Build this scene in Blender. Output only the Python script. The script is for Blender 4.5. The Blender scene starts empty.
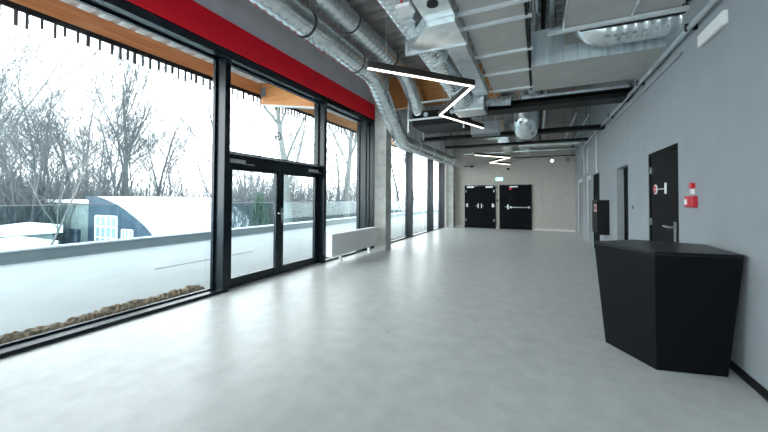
import bpy, bmesh, math, random
from mathutils import Vector, Matrix
S = bpy.context.scene
COL = S.collection
PI = math.pi
random.seed(7)

# ------------------------------------------------------------------ camera
def setup_camera():
    yaw, pitch, roll, f, cy = 0.43734, 0.02005, 0.00522, 330.0, 191.9
    fw = Vector((-math.sin(yaw)*math.cos(pitch), math.cos(yaw)*math.cos(pitch), math.sin(pitch)))
    r = Vector((math.cos(yaw), math.sin(yaw), 0)); u = r.cross(fw)
    r2 = r*math.cos(roll)+u*math.sin(roll); u2 = -r*math.sin(roll)+u*math.cos(roll)
    cd = bpy.data.cameras.new('camera'); co = bpy.data.objects.new('camera', cd); COL.objects.link(co)
    m = Matrix((r2, u2, -fw)).transposed().to_4x4(); m.translation = (0, 0, 1.5); co.matrix_world = m
    cd.sensor_fit = 'HORIZONTAL'; cd.sensor_width = 36; cd.lens = f/768*36
    cd.shift_y = -(216-cy)/768; cd.clip_start = .05; cd.clip_end = 500
    S.camera = co
setup_camera()

# ------------------------------------------------------------------ world (overcast winter sky)
def setup_world():
    w = bpy.data.worlds.new('overcast_sky'); S.world = w; w.use_nodes = True
    nt = w.node_tree; nt.nodes.clear()
    out = nt.nodes.new('ShaderNodeOutputWorld'); bg = nt.nodes.new('ShaderNodeBackground')
    tc = nt.nodes.new('ShaderNodeTexCoord'); sp = nt.nodes.new('ShaderNodeSeparateXYZ'); cr = nt.nodes.new('ShaderNodeValToRGB')
    nt.links.new(tc.outputs['Generated'], sp.inputs[0]); nt.links.new(sp.outputs['Z'], cr.inputs[0])
    e = cr.color_ramp.elements
    e[0].position = .3; e[0].color = (.90, .965, 1, 1); e[1].position = .95; e[1].color = (.46, .51, .55, 1)
    bg.inputs['Strength'].default_value = 1.9
    nt.links.new(cr.outputs[0], bg.inputs[0]); nt.links.new(bg.outputs[0], out.inputs[0])
setup_world()
S.view_settings.view_transform = 'Standard'; S.view_settings.look = 'None'
S.view_settings.exposure = 2.15; S.view_settings.gamma = 1; S.view_settings.use_curve_mapping = False
S.cycles.max_bounces = 10; S.cycles.diffuse_bounces = 6; S.cycles.transparent_max_bounces = 16
S.cycles.use_denoising = True

# ------------------------------------------------------------------ materials
def mat(name, col, rough=.5, metal=0, var=.0, scale=8, bump=0, spec=.5, emit=None, estr=0, stretch=None, col2=None, detail=5, bscale=None):
    m = bpy.data.materials.new(name); m.use_nodes = True
    nt = m.node_tree; b = nt.nodes['Principled BSDF']
    b.inputs['Roughness'].default_value = rough; b.inputs['Metallic'].default_value = metal
    b.inputs['Specular IOR Level'].default_value = spec
    b.inputs['Base Color'].default_value = (*col, 1)
    if emit:
        b.inputs['Emission Color'].default_value = (*emit, 1); b.inputs['Emission Strength'].default_value = estr
    if var or bump or col2:
        tc = nt.nodes.new('ShaderNodeTexCoord'); mp = nt.nodes.new('ShaderNodeMapping')
        if stretch: mp.inputs['Scale'].default_value = stretch
        nz = nt.nodes.new('ShaderNodeTexNoise'); nz.inputs['Scale'].default_value = scale; nz.inputs['Detail'].default_value = detail
        nt.links.new(tc.outputs['Object'], mp.inputs[0]); nt.links.new(mp.outputs[0], nz.inputs['Vector'])
        if var or col2:
            cr = nt.nodes.new('ShaderNodeValToRGB'); e = cr.color_ramp.elements
            e[0].position = .3; e[1].position = .7
            if col2: e[0].color = (*col, 1); e[1].color = (*col2, 1)
            else:
                e[0].color = (*[c*(1-var) for c in col], 1); e[1].color = (*[min(1, c*(1+var)) for c in col], 1)
            nt.links.new(nz.outputs['Fac'], cr.inputs[0]); nt.links.new(cr.outputs[0], b.inputs['Base Color'])
        if bump:
            src = nz
            if bscale:
                src = nt.nodes.new('ShaderNodeTexNoise'); src.inputs['Scale'].default_value = bscale; src.inputs['Detail'].default_value = 4
                nt.links.new(mp.outputs[0], src.inputs['Vector'])
            bp = nt.nodes.new('ShaderNodeBump'); bp.inputs['Strength'].default_value = bump; bp.inputs['Distance'].default_value = .02
            nt.links.new(src.outputs['Fac'], bp.inputs['Height']); nt.links.new(bp.outputs[0], b.inputs['Normal'])
    return m

def glass_mat(name, tint=(.96, .985, .98), ior=1.45):
    m = bpy.data.materials.new(name); m.use_nodes = True; nt = m.node_tree; nt.nodes.clear()
    o = nt.nodes.new('ShaderNodeOutputMaterial'); mx = nt.nodes.new('ShaderNodeMixShader')
    t = nt.nodes.new('ShaderNodeBsdfTransparent'); t.inputs[0].default_value = (*tint, 1)
    g = nt.nodes.new('ShaderNodeBsdfGlossy'); g.inputs['Roughness'].default_value = .02
    lw = nt.nodes.new('ShaderNodeLayerWeight'); lw.inputs[0].default_value = .5
    pw = nt.nodes.new('ShaderNodeMath'); pw.operation = 'POWER'; pw.inputs[1].default_value = 5
    f = nt.nodes.new('ShaderNodeMath'); f.operation = 'MULTIPLY_ADD'; f.inputs[1].default_value = .8; f.inputs[2].default_value = .03
    nt.links.new(lw.outputs['Facing'], pw.inputs[0]); nt.links.new(pw.outputs[0], f.inputs[0])
    nt.links.new(f.outputs[0], mx.inputs[0]); nt.links.new(t.outputs[0], mx.inputs[1]); nt.links.new(g.outputs[0], mx.inputs[2])
    nt.links.new(mx.outputs[0], o.inputs[0]); return m

def floor_mat():
    m = bpy.data.materials.new('polished_concrete'); m.use_nodes = True; nt = m.node_tree; b = nt.nodes['Principled BSDF']
    tc = nt.nodes.new('ShaderNodeTexCoord')
    n1 = nt.nodes.new('ShaderNodeTexNoise'); n1.inputs['Scale'].default_value = .9; n1.inputs['Detail'].default_value = 3; n1.inputs['Roughness'].default_value = .5
    n2 = nt.nodes.new('ShaderNodeTexNoise'); n2.inputs['Scale'].default_value = 5; n2.inputs['Detail'].default_value = 9; n2.inputs['Roughness'].default_value = .6
    vo = nt.nodes.new('ShaderNodeTexVoronoi'); vo.inputs['Scale'].default_value = 2.2
    for n in (n1, n2, vo): nt.links.new(tc.outputs['Object'], n.inputs['Vector'])
    c1 = nt.nodes.new('ShaderNodeValToRGB'); e = c1.color_ramp.elements
    e[0].position = .1; e[0].color = (.75, .76, .75, 1); e[1].position = .9; e[1].color = (.80, .81, .80, 1)
    nt.links.new(n1.outputs['Fac'], c1.inputs[0])
    c2 = nt.nodes.new('ShaderNodeValToRGB'); e = c2.color_ramp.elements
    e[0].position = .15; e[0].color = (.70, .70, .695, 1); e[1].position = .9; e[1].color = (1, 1, 1, 1)
    nt.links.new(n2.outputs['Fac'], c2.inputs[0])
    c3 = nt.nodes.new('ShaderNodeValToRGB'); e = c3.color_ramp.elements       # sparse small dark spots
    e[0].position = .02; e[0].color = (.5, .48, .45, 1); e[1].position = .04; e[1].color = (1, 1, 1, 1)
    nt.links.new(vo.outputs['Distance'], c3.inputs[0])
    m1 = nt.nodes.new('ShaderNodeMix'); m1.data_type = 'RGBA'; m1.blend_type = 'MULTIPLY'; m1.inputs[0].default_value = 1
    m2 = nt.nodes.new('ShaderNodeMix'); m2.data_type = 'RGBA'; m2.blend_type = 'MULTIPLY'; m2.inputs[0].default_value = 1
    nt.links.new(c1.outputs[0], m1.inputs[6]); nt.links.new(c2.outputs[0], m1.inputs[7])
    nt.links.new(m1.outputs[2], m2.inputs[6]); nt.links.new(c3.outputs[0], m2.inputs[7])
    nt.links.new(m2.outputs[2], b.inputs['Base Color'])
    r = nt.nodes.new('ShaderNodeMapRange'); r.inputs['To Min'].default_value = .3; r.inputs['To Max'].default_value = .4
    nt.links.new(n1.outputs['Fac'], r.inputs[0]); nt.links.new(r.outputs[0], b.inputs['Roughness'])
    b.inputs['Specular IOR Level'].default_value = .42
    return m

M = {}
M['floor'] = floor_mat()
M['wall'] = mat('grey_paint', (.325, .355, .378), .75, var=.05, scale=2.5, bump=.05, bscale=60)
M['wall_end'] = mat('warm_grey_plaster', (.48, .44, .40), .85, var=.07, scale=6, bump=.12, bscale=40)
M['wall_up'] = mat('upper_wall_grey', (.68, .66, .70), .8, var=.05, scale=3)
M['red'] = mat('red_panel', (.95, .008, .03), .45, var=.06, scale=2)
M['frame'] = mat('anthracite_frame', (.006, .012, .018), .25, .0, spec=.38)
M['black'] = mat('black_laminate', (.005, .0055, .007), .42, var=.15, scale=20, spec=.2)
M['counter'] = mat('black_counter', (.0025, .003, .0045), .5, var=.12, scale=14, spec=.15)
M['counter_top'] = mat('charcoal_counter_top', (.0035, .004, .0055), .36, var=.12, scale=14, spec=.4)
M['door'] = mat('black_door', (.003, .004, .0055), .55, var=.1, scale=4, spec=.09)
M['galv'] = mat('galvanised_steel', (.80, .86, .89), .24, .85, var=.16, scale=7)
M['galv_dull'] = mat('dull_galvanised_steel', (.62, .68, .72), .42, .85, var=.2, scale=5)
M['foil'] = mat('foil_flexible_duct', (.66, .71, .74), .28, .9, var=.12, scale=30, bump=.6, bscale=25)
M['insul'] = mat('insulated_duct_board', (.52, .51, .485), .5, .15, var=.08, scale=3)
M['strut'] = mat('zinc_strut', (.84, .89, .91), .35, .5)
M['steel_dark'] = mat('dark_steel', (.006, .007, .008), .5, .1, spec=.25)
M['gasket'] = mat('rubber_gasket', (.02, .022, .024), .6)
M['deck'] = mat('trapezoidal_deck', (.34, .33, .32), .6, .1, var=.12, scale=3)
M['canopy'] = mat('canopy_sheet', (.74, .76, .76), .45, .2, var=.06, scale=4)
M['glulam'] = mat('glulam_timber', (.52, .20, .055), .5, col2=(.72, .33, .11), scale=3, stretch=(6, .4, 9))
M['glulam_x'] = mat('glulam_timber_cross', (.52, .20, .055), .5, col2=(.72, .33, .11), scale=3, stretch=(.5, 6, 9))
M['concrete'] = mat('column_concrete', (.46, .46, .43), .8, var=.2, scale=4, bump=.1)
M['white'] = mat('white_enamel', (.90, .90, .90), .4)
M['white_warm'] = mat('white_skirting', (.66, .65, .62), .6)
M['red_plastic'] = mat('red_plastic', (.62, .012, .03), .35)
M['steel'] = mat('brushed_steel', (.72, .74, .76), .28, .95)
M['glass'] = glass_mat('window_glass')
M['rail_glass'] = glass_mat('balustrade_glass', (.82, .91, .93), 1.3)
M['snow'] = mat('snow', (.80, .84, .86), .9, var=.04, scale=2, bump=.15, bscale=9)
M['snow_slab'] = mat('snow_dusted_paving', (.255, .28, .29), .75, var=.07, scale=1.2, bump=.1, bscale=20)
M['parapet'] = mat('parapet_metal', (.17, .225, .245), .55, var=.08, scale=1.5)
M['gravel'] = mat('brown_gravel', (.075, .052, .032), .9, col2=(.24, .18, .115), scale=38, bump=.6)
M['led'] = mat('led_diffuser', (.9, .88, .82), .4, emit=(1, .90, .76), estr=1.5)
M['led_body'] = mat('led_profile', (.03, .027, .025), .5)
M['exit'] = mat('exit_green', (.0, .35, .22), .4, emit=(.10, .75, .55), estr=.9)
M['exit_white'] = mat('exit_white', (.9, .95, .93), .4, emit=(.8, 1, .95), estr=1.2)
M['bark'] = mat('grey_bark', (.13, .135, .135), .9, var=.25, scale=8)
M['bark_light'] = mat('pale_bark', (.12, .138, .135), .9, var=.25, scale=6)
M['bark_far'] = mat('hazed_bark', (.078, .092, .10), .95, var=.2, scale=3)  # cool tone of outdoor haze put into the bark colour
M['conifer'] = mat('conifer_green', (.06, .12, .08), .8, var=.3, scale=6)
M['blue_clad'] = mat('slate_blue_cladding', (.018, .045, .075), .6, var=.1, scale=3)
M['shed'] = mat('weathered_render', (.22, .26, .25), .85, var=.2, scale=1.5)
M['pane_far'] = mat('pale_pane', (.30, .40, .45), .15)
M['mid_grey'] = mat('mid_grey_metal', (.22, .24, .26), .5)
M['joint'] = mat('joint_dark', (.16, .19, .2), .9)
M['door_grey'] = mat('grey_door_leaf', (.25, .245, .24), .5)
M['white_frame'] = mat('off_white_frame', (.66, .68, .68), .5)
M['plate'] = mat('galvanised_plate_sheen', (.72, .80, .85), .3, .5, var=.2, scale=3, stretch=(5, 1, .3))  # window reflections put into the colour as pale vertical streaks
M['slat'] = mat('slat_grey', (.05, .065, .075), .5)
M['dark_void'] = mat('dark_interior', (.02, .02, .022), .9)

# ------------------------------------------------------------------ mesh builder
class MB:
    def __init__(s): s.v = []; s.f = []
    def add(s, vs, fs):
        o = len(s.v); s.v += [tuple(v) for v in vs]; s.f += [tuple(i+o for i in f) for f in fs]; return s
    def box(s, a, b):
        (x0, y0, z0), (x1, y1, z1) = [min(p, q) for p, q in zip(a, b)], [max(p, q) for p, q in zip(a, b)]
        return s.add([(x0,y0,z0),(x1,y0,z0),(x1,y1,z0),(x0,y1,z0),(x0,y0,z1),(x1,y0,z1),(x1,y1,z1),(x0,y1,z1)],
                     [(0,3,2,1),(4,5,6,7),(0,1,5,4),(1,2,6,5),(2,3,7,6),(3,0,4,7)])
    def hexa(s, lo, hi):           # two matching loops
        n = len(lo)
        return s.add(list(lo)+list(hi), [tuple(range(n))[::-1], tuple(range(n, 2*n))]+[(i, (i+1) % n, n+(i+1) % n, n+i) for i in range(n)])
    def bar(s, p, q, w, h, up=(0, 0, 1)):   # box along p-q
        p, q = Vector(p), Vector(q); d = (q-p).normalized(); u = Vector(up)
        if abs(d.dot(u)) > .98: u = Vector((1, 0, 0))
        r = d.cross(u).normalized(); u = r.cross(d)
        c = [r*w/2+u*h/2, -r*w/2+u*h/2, -r*w/2-u*h/2, r*w/2-u*h/2]
        return s.hexa([p+k for k in c], [q+k for k in c])
    def rings(s, rs, cap=True):
        n = len(rs[0]); o = len(s.v)
        for r in rs: s.v += [tuple(p) for p in r]
        for k in range(len(rs)-1):
            for i in range(n):
                s.f.append((o+k*n+i, o+k*n+(i+1) % n, o+(k+1)*n+(i+1) % n, o+(k+1)*n+i))
        if cap:
            s.f.append(tuple(o+i for i in range(n))[::-1]); s.f.append(tuple(o+(len(rs)-1)*n+i for i in range(n)))
        return s
    def tube(s, pts, rad, n=10, cap=True):   # rad scalar or list
        pts = [Vector(p) for p in pts]; rs = []; r = None
        for i, p in enumerate(pts):
            a = pts[max(0, i-1)]; b = pts[min(len(pts)-1, i+1)]
            d = (b-a)
            d = d.normalized() if d.length > 1e-9 else Vector((0, 0, 1))
            if r is None:
                u = Vector((0, 0, 1)) if abs(d.z) < .9 else Vector((1, 0, 0)); r = d.cross(u).normalized()
            else:
                r = (r-d*r.dot(d)).normalized()
            u = d.cross(r); R = rad[i] if isinstance(rad, (list, tuple)) else rad
            rs.append([p+(r*math.cos(2*PI*k/n)+u*math.sin(2*PI*k/n))*R for k in range(n)])
        return s.rings(rs, cap)
    def cyl(s, p, q, r, n=16, r2=None): return s.tube([p, q], [r, r if r2 is None else r2], n)
    def build(s, name, m, parent=None, bevel=0, smooth=False, origin=None):
        me = bpy.data.meshes.new(name); o = bpy.data.objects.new(name, me); COL.objects.link(o)
        base = Vector((0, 0, 0))
        if parent is not None:
            base = Vector(parent['_w']) if '_w' in parent else parent.location
            o.parent = parent; o['_w'] = list(base)
        else:
            if origin is None:
                xs, ys, zs = zip(*s.v); origin = ((min(xs)+max(xs))/2, (min(ys)+max(ys))/2, min(zs))
            base = Vector(origin); o.location = base; o['_w'] = list(base)
        me.from_pydata([tuple(Vector(v)-base) for v in s.v], [], s.f)
        bm = bmesh.new(); bm.from_mesh(me); bmesh.ops.recalc_face_normals(bm, faces=bm.faces)
        if bevel:
            bmesh.ops.bevel(bm, geom=[e for e in bm.edges if len(e.link_faces) == 2 and e.calc_face_angle(0) > .5], offset=bevel, segments=2, affect='EDGES', profile=.6)
        bm.to_mesh(me); bm.free()
        if smooth:
            for p in me.polygons: p.use_smooth = True
            try: me.set_sharp_from_angle(angle=math.radians(42))
            except Exception: pass
        me.materials.append(m)
        return o

def props(o, label=None, cat=None, group=None, kind=None):
    for k, v in (('label', label), ('category', cat), ('group', group), ('kind', kind)):
        if v: o[k] = v
    return o
def thing(name, label, cat, loc=(0, 0, 0), group=None):
    o = bpy.data.objects.new(name, None); COL.objects.link(o); o.location = loc; o['_w'] = list(loc); o.empty_display_size = .1
    return props(o, label, cat, group)
def structure(name, loc=(0, 0, 0)):
    o = bpy.data.objects.new(name, None); COL.objects.link(o); o.location = loc; o['_w'] = list(loc)
    o['kind'] = 'structure'; return o
def copy_tree(o, parent=None):
    c = o.copy(); COL.objects.link(c)
    if parent: c.parent = parent
    for ch in list(o.children): copy_tree(ch, c)
    return c
def box(a, b): return MB().box(a, b)
def fillet(pts, rad, k=7):
    pts = [Vector(p) for p in pts]; out = [pts[0]]
    for i in range(1, len(pts)-1):
        a, p, b = pts[i-1], pts[i], pts[i+1]
        d1 = (a-p).normalized(); d2 = (b-p).normalized(); t = min(rad, (a-p).length*.49, (b-p).length*.49)
        s0, s1 = p+d1*t, p+d2*t
        for j in range(k+1):
            q = j/k; out.append(s0*(1-q)**2+p*2*q*(1-q)+s1*q*q)
    out.append(pts[-1]); return out
def resample(pts, step):
    out = [pts[0]]; acc = 0
    for a, b in zip(pts, pts[1:]):
        L = (b-a).length; d = step-acc
        while d <= L:
            out.append(a+(b-a)*(d/L)); d += step
        acc = (acc+L) % step
    if (out[-1]-pts[-1]).length > 1e-4: out.append(pts[-1])
    return out
def spiral(pts, r, pitch=.13, ridge=.006, n=22):
    """round spiral-seam duct: thin raised seams along a path"""
    ps = resample([Vector(p) for p in pts], pitch/4); rr = []
    for i in range(len(ps)): rr.append(r+ridge if i % 4 == 2 else r)
    return MB().tube(ps, rr, n)

# ------------------------------------------------------------------ room shell
XL, XG, XR, YE, YB, ZC = -4.5, -4.737, 1.56, 17.65, -4.5, 5.05
def struct(name, mb, m, **k):
    o = mb.build(name, m, **k); o['kind'] = 'structure'; return o

struct('floor', box((XL-.24, YB-.3, -.25), (XR+2, YE+.3, 0)), M['floor'], origin=(0, 0, 0))
# trapezoidal deck ceiling, ribs run across the room
def deck_mesh(x0, x1, y0, y1, z, pitch=.3, h=.09):
    mb = MB(); prof = []; y = y0
    while y < y1:
        prof += [(y, z), (y+pitch*.36, z), (y+pitch*.5, z+h), (y+pitch*.86, z+h)]; y += pitch
    prof.append((y, z))
    lo = [(x0, a, b) for a, b in prof]; hi = [(x1, a, b) for a, b in prof]; n = len(prof)
    lo2 = [(x0, a, b+.02) for a, b in prof]; hi2 = [(x1, a, b+.02) for a, b in prof]
    fs = []
    for i in range(n-1):
        fs += [(i, i+1, n+i+1, n+i), (2*n+i, 3*n+i, 3*n+i+1, 2*n+i+1), (i, 2*n+i, 2*n+i+1, i+1), (n+i, n+i+1, 3*n+i+1, 3*n+i)]
    fs += [(0, n, 3*n, 2*n), (n-1, 3*n-1, 4*n-1, 2*n-1)]
    return mb.add(lo+hi+lo2+hi2, fs)
d = deck_mesh(XL-.24, XR+.3, YB-.3, YE+.3, ZC)
d.box((XL-.24, YB-.3, ZC+.115), (XR+.3, YE+.4, ZC+.3))
struct('ceiling', d, M['deck'], origin=(0, 0, ZC))

# right wall with door openings
wr = MB()
ops = [(5.20, 6.42, 2.21), (7.70, 8.70, 2.18), (10.95, 12.2, 2.27), (12.62, 13.85, 2.33), (14.9, 16.6, 2.33)]
y = YB
for a, b, h in ops:
    wr.box((XR, y, 0), (XR+.3, a, ZC+.1)); wr.box((XR, a, h), (XR+.3, b, ZC+.1)); y = b
wr.box((XR, y, 0), (XR+.3, YE+.3, ZC+.1))
struct('wall_right', wr, M['wall'], origin=(XR, 6, 0))
bb = MB(); y = YB
for a, b, h in ops[:2]:
    bb.box((XR-.014, y, 0), (XR-.0005, a-.06, .07)); y = b+.06
bb.box((XR-.014, y, 0), (XR-.0005, 10.8, .07))
struct('baseboard_right', bb, M['steel_dark'])
struct('wall_back', box((XL-.24, YE, 0), (XR, YE+.3, ZC+.1)), M['wall_end'])
struct('baseboard_back', MB().box((-4.02, YE-.015, 0), (-3.56, YE-.0005, .09)).box((-1.93, YE-.015, 0), (-1.83, YE-.0005, .09)).box((-.25, YE-.015, 0), (XR-.01, YE-.0005, .09)), M['white_warm'])
struct('wall_front', MB().box((XL-.24, YB-.3, 3.6), (XR+.3, YB, ZC+.1)).box((XL-.24, YB-.3, 0), (XL, YB, 3.6)).box((XR-.3, YB-.3, 0), (XR+.3, YB, 3.6)), M['wall'])  # unseen wall behind the camera, opened for the added daylight windows
struct('floor_added_forecourt', box((XL-.23, -30, -.4), (XR+12, YB-.301, -.02)), mat('added_forecourt_snow', (.72, .76, .78), .9, var=.05, scale=2))  # unseen snowy slab added outside those windows for more daylight
# upper left wall and the red band under it
struct('wall_left', MB().box((XG, YB, 4.32), (XL, YE, ZC+.1)).box((XG, 9.2, 3.88), (XL, YE, 4.32)), M['wall_up'])
struct('wall_left_light_block', box((XG, YB, .001), (XL, .8495, 3.7495)), M['wall'])  # unseen solid bay, added to cut the light on the near floor
struct('trim_1', MB().box((XG+.02, YB, 3.88), (XL+.03, 9.0, 4.325)), M['red'], bevel=.006)

# ------------------------------------------------------------------ glazing wall: one window per bay
def profile(x0, y0, z0, x1, y1, z1): return box((x0, y0, z0), (x1, y1, z1))
SILL, HEAD, TOP = .045, 3.75, 3.88
bays = [(.95, 3.65), (3.75, 6.33), (6.43, 8.36), (8.46, 8.96), (9.06, 12.24), (12.34, 15.07), (15.17, 17.05)]
struct('trim_2', MB().box((XG, YB, HEAD), (XL, YE, TOP-.001)), M['frame'], bevel=.004)       # head rail
sill = MB()
for a, b in bays:
    if a == 3.75: continue
    sill.box((XG, a, 0.001), (XL-.012, b, SILL))
    sill.box((XL-.012, a, .001), (XL, b, SILL-.018))
struct('trim_3', sill, M['frame'], bevel=.003)                                               # floor rail
mull = [(.85, .95)]+[(a[1], b[0]) for a, b in zip(bays, bays[1:])]+[(17.05, 17.2)]
for i, (a, b) in enumerate(mull):
    mb = MB().box((XG, a, 0.001), (XL+.004, b, HEAD-.0005)).box((XG-.06, a+.005, 0.001), (XG-.0005, b-.005, HEAD))
    struct('trim_%d' % (4+i), mb, M['frame'], bevel=.004)
wn = 1
for a, b in bays:
    if a == 3.75: continue
    w = structure('window_%d' % wn, (XG, (a+b)/2, SILL)); wn += 1
    fr = MB(); e = .035; A, B = a+.001, b-.001; z0, z1 = SILL+.001, HEAD-.001
    for p, q in (((A, z0), (A+e, z1)), ((B-e, z0), (B, z1)), ((A+e, z0), (B-e, z0+.02)), ((A+e, z1-.03), (B-e, z1))):
        fr.box((XG+.001, p[0], p[1]), (XG+.05, q[0], q[1]))
    fr.build('window_frame', M['frame'], w)
    box((XG+.018, A+e, z0+.02), (XG+.030, B-e, z1-.03)).build('pane', M['glass'], w)
for k in range(3):  # unseen windows added behind the camera to let in more daylight
    a = XL+.02+k*1.92; b = a+1.90; w = structure('window_%d' % wn, ((a+b)/2, YB-.15, 0)); wn += 1
    fr = MB()
    for p, q in (((a, .001), (a+.07, 3.599)), ((b-.07, .001), (b, 3.599)), ((a+.07, .001), (b-.07, .08)), ((a+.07, 3.5), (b-.07, 3.599))):
        fr.box((p[0], YB-.2, p[1]), (q[0], YB-.1, q[1]))
    fr.build('window_frame', M['frame'], w); box((a+.07, YB-.156, .08), (b-.07, YB-.144, 3.5)).build('pane', M['glass'], w)
# door bay: transom light above the glazed double door
ya, yb = 3.751, 6.329
w = structure('window_%d' % wn, (XG, 5.04, 2.28)); fr = MB(); e = .04
for p, q in (((ya, 2.15), (yb, 2.275)), ((ya, 2.275), (ya+e, HEAD-.001)), ((yb-e, 2.275), (yb, HEAD-.001)), ((ya+e, HEAD-.03), (yb-e, HEAD-.001))):
    fr.box((XG+.001, p[0], p[1]), (XG+.09, q[0], q[1]))
fr.build('window_frame', M['frame'], w)
box((XG+.09, ya, 2.235), (XG+.105, yb, 2.25)).build('bright_trim_strip', M['strut'], w)
box((XG+.018, ya+e, 2.275), (XG+.03, yb-e, HEAD-.03)).build('pane', M['glass'], w)
# ring sticker on the transom light
st = MB(); cy_, cz_ = 4.93+.13, 2.735; k = 28
lo = []; ro, ri = .085, .06
for R, X in ((ro, XG+.0302), (ro, XG+.033), (ri, XG+.033), (ri, XG+.0302)):
    lo.append([(X, cy_+R*math.cos(2*PI*i/k), cz_+R*math.sin(2*PI*i/k)) for i in range(k)])
st.rings(lo+[lo[0]], cap=False)
st.cyl((XG+.0302, cy_, cz_), (XG+.033, cy_, cz_), .022, 14)
props(st.build('ring_sticker', M['black']), 'small black ring sticker with a centre dot on the pane above the glazed double door', 'sticker')

dr = structure('door_1', (XG, 5.04, 0))
jam = MB()
for p, q in (((ya, .001), (ya+.06, 2.15)), ((yb-.06, .001), (yb, 2.15)), ((ya+.06, 2.07), (yb-.06, 2.15)), ((ya, .001), (yb, .03))):
    jam.box((XG+.03, p[0], p[1]), (XG+.12, q[0], q[1]))
jam.build('door_frame', M['frame'], dr)
ym = 5.04
for a, b, act in ((ya+.062, ym-.003, 0), (ym+.003, yb-.062, 1)):
    lf = MB(); s = .10
    for p, q in (((a, .035), (a+s, 2.066)), ((b-s, .035), (b, 2.066)), ((a+s, .035), (b-s, .16)), ((a+s, 1.97), (b-s, 2.066))):
        lf.box((XG+.05, p[0], p[1]), (XG+.115, q[0], q[1]))
    leaf = lf.build('door_leaf', M['frame'], dr, bevel=.004)
    box((XG+.075, a+s, .16), (XG+.09, b-s, 1.97)).build('pane', M['glass'], leaf)
    if act:
        hd = MB().box((XG+.115, a+.03, 1.02), (XG+.127, a+.07, 1.30)).tube(fillet([(XG+.125, a+.05, 1.2), (XG+.175, a+.05, 1.2), (XG+.175, a-.11, 1.2)], .02, 4), .011, 8)
        props(hd.build('door_handle', M['steel'], leaf), 'brushed steel lever handle on a long plate')
        yc = b-.35
    else: yc = a+.02
    cl = MB().box((XG+.116, yc, 2.085), (XG+.17, yc+.3, 2.145)).bar((XG+.15, yc+.28, 2.08), (XG+.15, yc+.5, 2.08), .02, .012)
    props(cl.build('door_closer', M['steel'], leaf), 'silver door closer arm box')

# ------------------------------------------------------------------ columns
for x0, x1, y0, y1, lab in ((-4.36, -3.985, 8.66, 9.03, 'bare concrete column beside the white radiator, nearer of the two'),
                            (-4.42, -4.04, 17.25, 17.63, 'slim bare concrete column in the far corner past the last window')):
    o = box((x0, y0, 0), (x1, y1, ZC-.001)).build('concrete_column', M['concrete'], bevel=.012); props(o, lab, 'column')

# ------------------------------------------------------------------ glulam roof beams
rb = MB(); prof = [(-3.984, 4.14), (-.95, 4.14), (-.6, 4.8), (XR-.001, 4.8), (XR-.001, ZC-.002), (-3.984, ZC-.002)]
rb.hexa([(x, 8.84, z) for x, z in prof], [(x, 9.04, z) for x, z in prof])
props(rb.build('roof_beam', M['glulam_x'], bevel=.006), 'brown stepped glulam roof beam crossing the ceiling at the nearer column', 'beam')
# ------------------------------------------------------------------ outside: terrace, balustrade, canopy
XP = -10.75
struct('floor_terrace', box((XP-.35, -14, -.4), (XG-.001, 40, -.02)), M['snow_slab'], origin=(-8, 5, -.02))
struct('trim_joint', MB().box((-7.35, 4.3, -.0195), (-7.31, 6.9, -.012)), M['joint'])
struct('trim_channel', MB().box((XG-.074, -4.4, -.0195), (XG-.062, 3.6, -.012)), M['steel_dark'])
# gravel strip: heaped gravel mesh
g = MB(); random.seed(3); n = 150; cross = 7; rows = []
for i in range(n+1):
    y = -1.2+(3.62+1.2)*i/n; lump = .5+.5*math.sin(y*4.3)*math.sin(y*1.9+1); w_ = .30+.08*lump
    row = []
    for j in range(cross+1):
        t = j/cross; h = math.sin(PI*t)*(.07+.045*lump) + (random.uniform(-.022, .03) if 0 < j < cross else 0)
        row.append((XG-.075-w_*t+random.uniform(-.012, .012), y+random.uniform(-.012, .012), -.0195+max(0, h)))
    rows.append(row)
vs = [p for r_ in rows for p in r_]; fs = []
for i in range(n):
    for j in range(cross):
        a = i*(cross+1)+j; fs.append((a, a+1, a+cross+2, a+cross+1))
props(g.add(vs, fs).build('gravel_strip', M['gravel']), 'strip of brown gravel along the outside foot of the left window', 'gravel', kind='stuff')

pr_ = thing('terrace_parapet', 'grey metal terrace parapet carrying the glass balustrade', 'parapet', (XP-.15, 8, -.02))
box((XP-.3, -14, -.019), (XP, 40, .25)).build('wall_body', M['parapet'], pr_)
box((XP-.33, -14, .2505), (XP+.03, 40, .285)).build('coping', M['galv_dull'], pr_)
y = -13.6; first = None; k = 0
while y < 38:
    t = thing('balustrade_panel', 'frameless glass balustrade panel standing on the grey terrace parapet', 'glass balustrade', (XP-.15, y+.75, .285), 'glass balustrade panels along the terrace edge')
    box((XP-.158, y+.006, .286), (XP-.142, y+1.494, 1.285)).build('pane', M['rail_glass'], t)
    box((XP-.175, y+.002, 1.2855), (XP-.125, y+1.498, 1.305)).build('top_rail', M['mid_grey'], t)
    y += 1.5

# canopy outside
XB = -7.2
struct('ceiling_canopy', deck_mesh(XB-.9, XG-.07, -6, 26, 4.74, .3, .13), M['canopy'], origin=(-6, 8, 4.74))
o = box((XB-.1, -6, 4.42), (XB+.08, 26, 4.735)).build('canopy_beam', M['glulam'], bevel=.01); props(o, 'long orange glulam beam along the outer edge of the canopy, outside the windows', 'beam')
bl = MB().hexa([(XB+.082, 6.95, 4.16), (XG-.07, 6.95, 3.80), (XG-.07, 6.95, 4.735), (XB+.082, 6.95, 4.735)], [(XB+.082, 7.13, 4.16), (XG-.07, 7.13, 3.80), (XG-.07, 7.13, 4.735), (XB+.082, 7.13, 4.735)])
t = thing('canopy_bracket_beam', 'tapered glulam cross beam carrying the canopy, seen above the glazed door', 'beam', (XG-.07, 7.04, 3.8))
bl.build('beam_body', M['glulam_x'], t, bevel=.006)
MB().box((XB+.079, 6.93, 4.36), (XB+.26, 6.949, 4.62)).build('steel_bracket', M['mid_grey'], t)
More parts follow.
